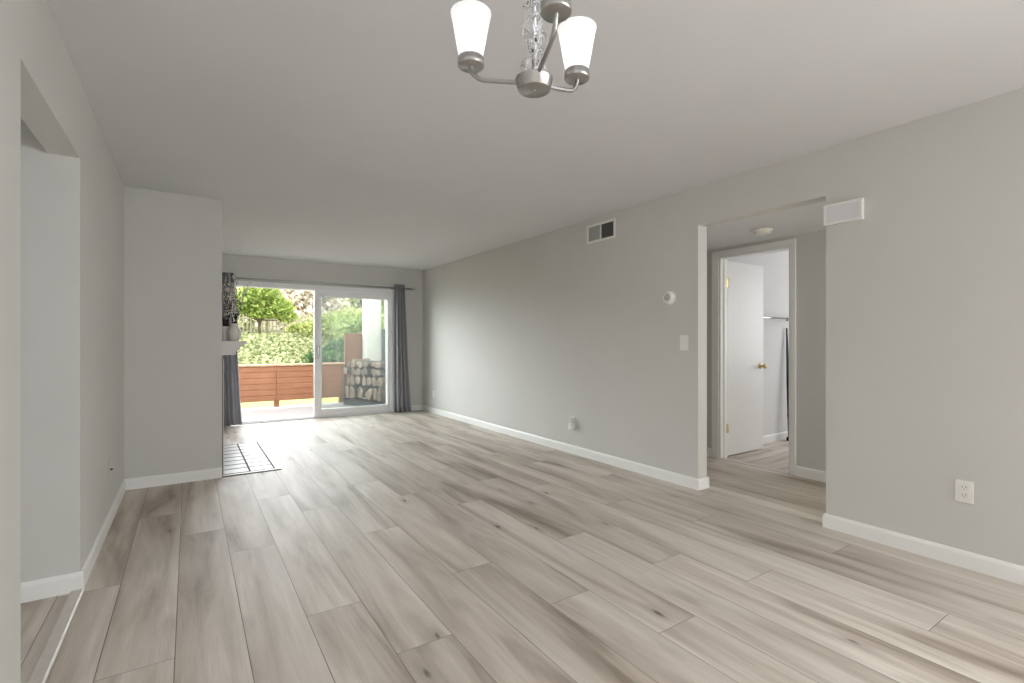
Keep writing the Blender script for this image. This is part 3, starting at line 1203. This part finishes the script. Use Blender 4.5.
def outlet(loc, label, face=-1, grp=None, name='wall_outlet', sockets=True):
    """face -1: on the right wall looking to -X, +1: on the left wall looking to +X"""
    t = thing(name, label, 'outlet', loc, 0 if face < 0 else math.pi, grp)
    m = MB()
    m.box(-0.006, -0.0375, -0.059, 0, 0.0375, 0.059, 0.003)
    m.build('plate', PLATE, t)
    if sockets:
        for z in (-0.021, 0.021):
            m = MB()
            m.box(-0.0085, -0.017, z - 0.0155, -0.006, 0.017, z + 0.0155, 0.004)
            s_ = m.build('socket', PLATE, t)
            m = MB()
            for y in (-0.0065, 0.0065):
                m.box(-0.0089, y - 0.0012, z - 0.001, -0.0086, y + 0.0012, z + 0.008)
            m.lathe([(0.0025, 0), (0.0025, 0.0004)], (-0.0086, 0, z - 0.008), 10, M=RX)
            m.build('slots', DARKSLOT, s_)
    return t


outlet((XW, 0.846, 0.401), 'white duplex outlet on the right wall, nearest to the camera')
outlet((XW, 7.568, 0.320), 'white outlet low on the right wall near the back corner')
o2 = outlet((XW, 4.003, 0.335), 'white outlet on the right wall with a plug-in freshener')
pl = thing('plug_in_freshener', 'small white plug-in freshener stuck in the middle outlet of the right wall', 'air freshener', (XW - 0.009, 4.003, 0.315))
m = MB()
m.box(-0.042, -0.028, -0.055, 0, 0.028, 0.012, 0.008, seg=3)
m.build('body', PLATE, pl)
m = MB()
m.box(-0.034, -0.019, 0.012, -0.006, 0.019, 0.075, 0.008, seg=3)
m.build('refill_bottle', pmat('refill_white', (226, 226, 222), 0.3), pl)
jk = thing('cable_jack', 'white cable jack plate low on the left wall', 'wall plate', (XL + 0.0005, 4.14, 0.365), math.pi)
m = MB()
m.box(-0.006, -0.0375, -0.059, 0, 0.0375, 0.059, 0.003)
m.build('plate', WALL, jk)
m = MB()
m.lathe([(0.007, 0.006), (0.007, 0.010), (0.005, 0.010), (0.005, 0.018), (0, 0.018)], (0, 0, -0.012), 14, M=RX)
m.build('connector', DARKSLOT, jk)
# door chime box
cb = thing('door_chime', 'white rectangular door chime box on the right wall over the hallway corner', 'door chime', (XW, 1.413, 1.998))
m = MB()
m.box(-0.026, -0.108, -0.064, 0, 0.108, 0.064, 0.004)
m.build('housing', PLATE, cb)
m = MB()
frame_yz(m, 0.108, 0.064, 0.014, -0.031, -0.0262, 0.002)
m.build('front_frame', PLATE, cb)
m = MB()
m.box(-0.0285, -0.094, -0.050, -0.0262, 0.094, 0.050, 0.001)
m.build('front_panel', pmat('chime_panel', (224, 224, 226), 0.4), cb)
# smoke detector in the hallway
sd = thing('smoke_detector', 'round off-white smoke detector on the hallway ceiling', 'smoke detector', (4.08, 2.31, 2.145))
m = MB()
m.lathe([(0.0, -0.012), (0.076, -0.012), (0.078, -0.010), (0.078, -0.0005), (0.0, -0.0005)], (0, 0, 0), 40, caps=False)
m.build('mounting_ring', PLATE, sd)
m = MB()
m.lathe([(0, -0.040), (0.035, -0.040), (0.058, -0.034), (0.066, -0.026), (0.067, -0.012)], (0, 0, 0), 40, caps=False)
m.build('dome', pmat('detector_cream', (222, 218, 206), 0.4), sd)

# ------------------------------------------------------------------ bedroom: closet rail and leaning pole
rl = thing('closet_rail', 'chrome rail on the bright bedroom wall behind the open door', 'rail', (5.6, 3.18, 1.472))
m = MB()
m.tube([(-0.75, -0.075, 0), (0.585, -0.075, 0)], 0.011, 14)
m.build('bar', CHROME, rl)
for x in (-0.70, 0.56):
    m = MB()
    m.lathe([(0.024, 0), (0.024, 0.004), (0.012, 0.008), (0.008, 0.012), (0.008, 0.08), (0, 0.08)], (x, -0.0005, 0), 18, M=R1)
    m.box(x - 0.012, -0.092, -0.016, x + 0.012, -0.060, 0.016, 0.003)
    m.box(x - 0.004, -0.080, -0.040, x + 0.004, -0.070, -0.012, 0.001)
    m.build('bracket', BLACK, rl)
lp = thing('folded_stand', 'slim black folded stand leaning on the bright bedroom wall below the rail end', 'stand', (6.05, 3.095, 0.0))
for (x0, x1) in ((-0.024, 0.055), (0.026, 0.062)):
    m = MB()
    m.tube([(x0, -0.01, 0.03), ((x0 + x1) / 2, 0.03, 0.7), (x1, 0.062, 1.36)], [0.013, 0.012, 0.007], 10)
    m.build('pole', BLACK, lp)
m = MB()
m.box(-0.045, -0.035, 0.0005, 0.05, 0.015, 0.05, 0.008)
m.build('foot', BLACK, lp)
m = MB()
m.box(-0.03, -0.012, 0.28, 0.04, 0.014, 0.34, 0.006)
m.build('clamp', BLACK, lp)

# ------------------------------------------------------------------ outside: patio
PZ = -0.05
m = MB()
m.box(-3.0, YB + 0.15, PZ - 0.15, 5.5, 10.42, PZ)
struct(m.build('patio_slab', CONC))
m = MB()
m.box(-30, 10.421, PZ - 0.5, 40, 14.6, PZ - 0.06)
struct(m.build('ground_lawn', GRASS))
# exterior side wall of the house (wing) right of the patio
m = MB()
m.box(3.41, YB + 0.15, PZ, 3.56, 10.05, 2.9)
struct(m.build('wall_wing', STUCCO))
m = MB()
m.box(3.045, 10.06, PZ, 3.36, 10.34, 3.4, 0.01)
struct(m.build('pillar_patio', STUCCO))

# railing
ra = thing('patio_railing', 'orange-brown cedar board railing along the patio edge', 'railing', (1.2, 10.37, PZ))


def rap(mb, name, mat):
    o = mb.build(name, mat)
    o.location = (-1.2, -10.37, -PZ)
    o.parent = ra
    return o


RT, RB0 = 0.765, 0.062
posts = [-2.6, -0.6, 1.405, 2.62]
for px in posts:
    m = MB()
    m.box(px - 0.05, 10.345, PZ + 0.0005, px + 0.05, 10.415, RT - 0.03, 0.004)
    rap(m, 'post', CEDAR)
for a, d in zip(posts, posts[1:]):
    m = MB()
    nb = 6
    hb = (RT - 0.035 - RB0) / nb
    for k in range(nb):
        m.box(a + (0.0 if a == posts[0] else -0.012) + 0.004, 10.318, RB0 + k * hb + 0.003, d - 0.016, 10.343, RB0 + (k + 1) * hb - 0.003, 0.003)
    m.box(a + 0.004, 10.336, RB0 + 0.01, d - 0.016, 10.344, RT - 0.04)
    rap(m, 'board_panel', CEDAR)
m = MB()
m.box(posts[0] - 0.1, 10.29, RT - 0.03, posts[-1] + 0.06, 10.44, RT, 0.004)
o = rap(m, 'cap_rail', CEDARCAP)
o['label'] = 'paler cap rail'
# tall brown privacy panel
pp = thing('privacy_panel', 'tall plain brown privacy panel behind the firewood', 'privacy panel', (3.0, 10.39, PZ))
m = MB()
m.box(-0.315, -0.015, 0.0005, 0.16, 0.015, 1.42, 0.004)
m.build('panel', BROWNP, pp)
m = MB()
m.box(-0.315, -0.030, 0.0005, -0.275, -0.0155, 1.425, 0.003)
m.build('batten', BROWNP, pp)
m = MB()
m.box(0.12, -0.030, 0.0005, 0.16, -0.0155, 1.425, 0.003)
m.build('batten', BROWNP, pp)

# firewood rack and logs
RA = Vector((2.50, 9.90, 0))
RBv = Vector((2.97, 8.76, 0))
dirv = (RBv - RA).normalized()
rz = math.atan2(dirv.y, dirv.x)
rl_len = (RBv - RA).length
rk = thing('firewood_rack', 'dark grey firewood rack on the patio behind the glass', 'firewood rack', (RA.x, RA.y, PZ), rz)
m = MB()
for yy in (0.06, 0.34):
    m.box(0, yy, 0.0005, rl_len, yy + 0.05, 0.10, 0.005)
m.build('runner', RACK, rk)
for xx in (0.0, rl_len - 0.05):
    m = MB()
    m.box(xx, 0.02, 0.10, xx + 0.05, 0.44, 0.135, 0.004)
    m.build('cross_bar', RACK, rk)
for xx in (0.0, rl_len - 0.03):
    for yy in (0.06, 0.36):
        m = MB()
        m.box(xx, yy, 0.135, xx + 0.03, yy + 0.03, 0.80, 0.004)
        m.build('upright', RACK, rk)
rw = random.Random(21)
RM = Matrix.Translation((RA.x, RA.y, PZ)) @ Matrix.Rotation(rz, 4, 'Z')


def log(cx, cz, w, hh, L, rot, seed, split):
    r = random.Random(seed)
    # cross-section polygon: quarter wedge, half round or irregular split, with a bark arc
    kind = r.choice((0, 0, 1, 2)) if split else 3
    if kind == 0:
        pts = [(-0.5, -0.5), (0.05, -0.5), (0.5, -0.40), (0.46, -0.05), (0.30, 0.25), (0.02, 0.45), (-0.30, 0.5), (-0.45, 0.46)]
    elif kind == 1:
        pts = [(-0.5, -0.4), (0.0, -0.48), (0.5, -0.42), (0.46, 0.0), (0.30, 0.32), (0.02, 0.5), (-0.28, 0.36), (-0.48, 0.0)]
    elif kind == 2:
        pts = [(-0.36, -0.5), (0.1, -0.46), (0.42, -0.5), (0.5, 0.1), (0.22, 0.5), (-0.1, 0.4), (-0.42, 0.46), (-0.5, -0.1)]
    else:
        pts = [(0.5 * r.uniform(.86, 1.04) * math.cos(2 * math.pi * k / 10), 0.5 * r.uniform(.86, 1.04) * math.sin(2 * math.pi * k / 10)) for k in range(10)]
    if r.random() < .5:
        pts = [(-a, c) for a, c in reversed(pts)]
    pts = [(a + r.uniform(-.05, .05), c + r.uniform(-.05, .05)) for a, c in pts]
    m = MB()
    cr, sr = math.cos(rot), math.sin(rot)
    rings = []
    nl = 5
    for j in range(nl + 1):
        t = j / nl
        ox, oz = r.uniform(-.006, .006), r.uniform(-.006, .006)
        k = 1.0 + r.uniform(-.05, .05)
        ring = []
        for (a, c) in pts:
            x, z = a * w * k, c * hh * k
            ring.append(m.bm.verts.new((x * cr - z * sr + ox, -L / 2 + L * t + r.uniform(-.006, .006) * (j in (0, nl)), x * sr + z * cr + oz)))
        rings.append(ring)
    n = len(pts)
    for a, c in zip(rings, rings[1:]):
        for k in range(n):
            j = (k + 1) % n
            f = m.bm.faces.new((a[k], a[j], c[j], c[k]))
            f.material_index = 1 if (split and (k < 2 or k > 6)) else 0
    f = m.bm.faces.new(list(reversed(rings[0])))
    f.material_index = 1
    f = m.bm.faces.new(rings[-1])
    f.material_index = 1
    bmesh.ops.recalc_face_normals(m.bm, faces=m.bm.faces[:])
    o = m.build('firewood_log', [BARK, SPLIT])
    o.matrix_world = RM @ Matrix.Translation((cx, 0.24, cz))
    tag(o, 'split firewood log stacked in the rack on the patio', 'log', 'firewood in the rack')
    return o


z = 0.136
lid = 0
for row, hh in enumerate([0.27, 0.19, 0.16, 0.12]):
    x = 0.05 + (row % 2) * 0.035
    while True:
        w = rw.uniform(0.12, 0.22)
        if x + w > rl_len - 0.045:
            break
        h_ = hh * rw.uniform(.74, .97)
        if row == 3:
            h_ = hh * rw.uniform(.5, 1.3)
        rot = rw.uniform(-.4, .4)
        L = rw.uniform(.34, .46)
        log(x + w / 2, z + hh / 2, w * 0.86, h_, L, rot, lid, rw.random() < .8)
        lid += 1
        x += w
    z += hh
# dark slim post leaning at the wing wall
m = MB()
m.box(3.345, 9.95, PZ + 0.0005, 3.405, 10.03, 1.46, 0.008)
tag(m.build('dark_post', pmat('post_dark', (92, 96, 96), 0.6)), 'dark grey upright post beside the white patio pillar', 'post')

# ------------------------------------------------------------------ outside: hillside, ivy, trees


def hill_z(x, y):
    # bank rising behind the lawn, then a shelf, then a far slope
    base = PZ - 0.06
    if y < 14.0:
        z = base
    elif y < 21.0:
        t = (y - 14.0) / 7.0
        z = base + 1.42 * (t ** 0.8)
    elif y < 27:
        z = base + 1.42 + 0.02 * (y - 21)
    else:
        z = base + 1.54 + 0.20 * (y - 27)
    return z + 0.08 * noise.noise(Vector((x * .5, y * .5, 0))) * min(1.0, max(0.0, (y - 14) / 2))


m = MB()
nx, ny_ = 56, 56
X0, X1, Y0, Y1 = -14.0, 34.0, 14.0, 48.0
g = []
for j in range(ny_ + 1):
    yy = Y0 + (Y1 - Y0) * (j / ny_) ** 1.4
    g.append([m.bm.verts.new((X0 + (X1 - X0) * i / nx, yy, hill_z(X0 + (X1 - X0) * i / nx, yy))) for i in range(nx + 1)])
for j in range(ny_):
    for i in range(nx):
        m.bm.faces.new((g[j][i], g[j][i + 1], g[j + 1][i + 1], g[j + 1][i])).smooth = True
struct(m.build('terrain_hillside', EARTH))


def leaf_quad(m, p, s, r, flat=0.0):
    n = Vector((r.gauss(0, 1), r.gauss(0, 1), r.gauss(0, 1) + flat)).normalized()
    a = n.orthogonal().normalized()
    a = Matrix.Rotation(r.uniform(0, 6.28), 3, n) @ a
    c = n.cross(a)
    w = s * r.uniform(.45, .65)
    v = [m.bm.verts.new(q) for q in (p - a * s, p - c * w, p + a * s, p + c * w)]
    m.bm.faces.new(v)


# ivy
ri = random.Random(7)
m = MB()
for k in range(15000):
    y = 14.1 + 7.2 * ri.random()
    x = y * ri.uniform(0.03, 0.42) + ri.uniform(-.4, .4)
    z = hill_z(x, y) + ri.uniform(0.02, 0.22)
    leaf_quad(m, Vector((x, y, z)), ri.uniform(.06, .12), ri, 1.2)
o = m.build('ivy_ground_cover', leafmat('ivy_leaf', (164, 168, 126), 0.6))
tag(o, 'pale green ivy covering the bank behind the railing', 'ivy', kind='stuff')


def tree(name, label, x, y, h, blobs, n, ls, mat, seed, trunk_r=0.09, group=None, flat=0.4):
    """blobs: (dx, dy, z, rx, ry, rz)"""
    r = random.Random(seed)
    z0 = hill_z(x, y)
    root = thing(name, label, 'tree' if 'tree' in name else 'shrub', (x, y, z0), 0, group)
    m = MB()
    top = max(bz for _, _, bz, *_ in blobs)
    m.tube([(0, 0, -0.05), (r.uniform(-.05, .05), r.uniform(-.05, .05), top * .4), (r.uniform(-.1, .1), 0, top * .8)], [trunk_r, trunk_r * .8, trunk_r * .4], 8)
    for bl in blobs:
        m.tube([(0, 0, top * r.uniform(.25, .45)), (bl[0] * .6, bl[1] * .6, bl[2] * .8), (bl[0], bl[1], bl[2])], [trunk_r * .5, trunk_r * .35, trunk_r * .15], 6)
    m.build('trunk', TRUNK, root)
    m = MB()
    vol = [b_[3] * b_[4] * b_[5] for b_ in blobs]
    tot = sum(vol)
    for bl, vv in zip(blobs, vol):
        for k in range(int(n * vv / tot)):
            d = Vector((r.gauss(0, 1), r.gauss(0, 1), r.gauss(0, 1))).normalized()
            q = r.random() ** 0.45
            jit = 1 + 0.16 * noise.noise(d * 3 + Vector((seed, 0, 0)))
            p = Vector((bl[0] + d.x * bl[3] * q * jit, bl[1] + d.y * bl[4] * q * jit, bl[2] + d.z * bl[5] * q * jit))
            leaf_quad(m, p, ls * r.uniform(.7, 1.3), r, flat)
    m.build('foliage', mat, root)
    return root


LG = leafmat('leaf_lime', (158, 174, 98), 0.45)
LM = leafmat('leaf_mid', (158, 172, 116), 0.5)
LD = leafmat('leaf_dark', (92, 118, 78), 0.5)
LP = leafmat('leaf_pale', (222, 220, 192), 0.4)
LK = leafmat('leaf_pinkish', (228, 216, 204), 0.35)
LY_ = leafmat('leaf_yellow', (176, 184, 120), 0.45)


def at(px, y):
    """point on the ground under picture column px at distance y (only a ruler for laying out the garden)"""
    u = (px - 512) / 490.0
    s, c = math.sin(YAW), math.cos(YAW)
    return y * (s + u * c) / (c - u * s)


# broad lime tree on the crest
tree('broad_tree', 'spreading lime-green tree on the crest behind the ivy bank', at(260, 22.2), 22.2, 3.4,
     [(-0.55, 0, 1.45, .75, .7, .42), (0.45, 0, 1.32, .85, .7, .42), (0, 0, 1.85, .8, .7, .45), (-0.85, 0, 1.15, .5, .5, .22), (1.0, 0, .92, .42, .5, .25), (0.1, 0, 1.02, .65, .6, .22)], 5200, .085, LG, 1, .06)
specs = [
    (245, 28, 3.5, LP, 'tall pale tree behind the lime tree, left'),
    (288, 27, 3.3, LK, 'loose pinkish-grey tree beside the lime tree'),
    (306, 30, 3.6, LP, 'tall pale olive tree left of the door stile'),
    (318, 26, 2.9, LK, 'pinkish thin tree seen next to the door stile'),
    (330, 31, 3.7, LM, 'tall green tree seen through the glass beside the stile'),
    (345, 28, 3.4, LP, 'pale olive tree seen through the middle of the glass'),
    (360, 31, 3.7, LM, 'tall green tree seen through the glass left of the pillar'),
    (378, 29, 3.5, LM, 'green tree behind the white patio pillar'),
    (268, 33, 3.8, LP, 'far pale tree rising above the lime tree'),
    (228, 30, 3.6, LM, 'green tree behind the vase branches'),
]
for k, (px, y, hh, mt, lab) in enumerate(specs):
    x = at(px, y)
    rr = random.Random(100 + k)
    bl = [(rr.uniform(-.5, .5), rr.uniform(-.4, .4), hh * f, rr.uniform(.9, 1.5), rr.uniform(.8, 1.2), hh * .2) for f in (.22, .38, .54, .7, .85)]
    bl += [(rr.uniform(-1.5, 1.5), rr.uniform(-.4, .4), hh * rr.uniform(.25, .7), .9, .8, hh * .13) for _ in range(3)]
    tree('hillside_tree', lab, x, y, hh, bl, 5200, .13, mt, 50 + k, .07)
sh = [
    (330, 15.2, LD, .75, 'dark green shrub in front of the bank, beside the door stile'),
    (343, 16.0, LD, .85, 'dark green shrub behind the railing, left of the brown panel'),
    (352, 19.5, LY_, 1.45, 'bright yellow-green bush above the brown panel'),
    (336, 20.5, LY_, 1.3, 'bright yellow-green bush seen through the glass near the stile'),
    (366, 18.0, LM, 1.3, 'green bush behind the brown panel by the pillar'),
    (300, 21.6, LY_, .6, 'low yellow-green bush right of the lime tree'),
]
for k, (px, y, mt, hh, lab) in enumerate(sh):
    x = at(px, y)
    rr = random.Random(300 + k)
    bl = [(rr.uniform(-.5, .5) * hh, rr.uniform(-.3, .3), hh * rr.uniform(.35, .65), hh * .6, hh * .55, hh * .45) for _ in range(5)]
    tree('garden_shrub', lab, x, y, hh, bl, 3200, .07, mt, 80 + k, .03)

# fence on the crest
fe = thing('crest_fence', 'cream picket fence with a curved sweep on the crest under the lime tree', 'fence', (at(262, 23.6), 23.6, hill_z(at(262, 23.6), 23.6)))
m = MB()
for k in range(-12, 14):
    x = k * 0.14
    top = 1.05 + (0.35 * math.exp(-((x + 1.0) / .5) ** 2))
    m.box(x - 0.025, -0.012, -0.05, x + 0.025, 0.012, top, 0.003)
m.build('pickets', FENCEM, fe)
m = MB()
m.box(-1.75, 0.012, 0.25, 1.9, 0.05, 0.32)
m.box(-1.75, 0.012, 0.80, 1.9, 0.05, 0.87)
m.build('rails', FENCEM, fe)
for x in (-1.2, 0.2, 1.6):
    m = MB()
    m.box(x - 0.05, 0.05, -0.05, x + 0.05, 0.15, 1.25, 0.005)
    m.build('post', FENCEM, fe)
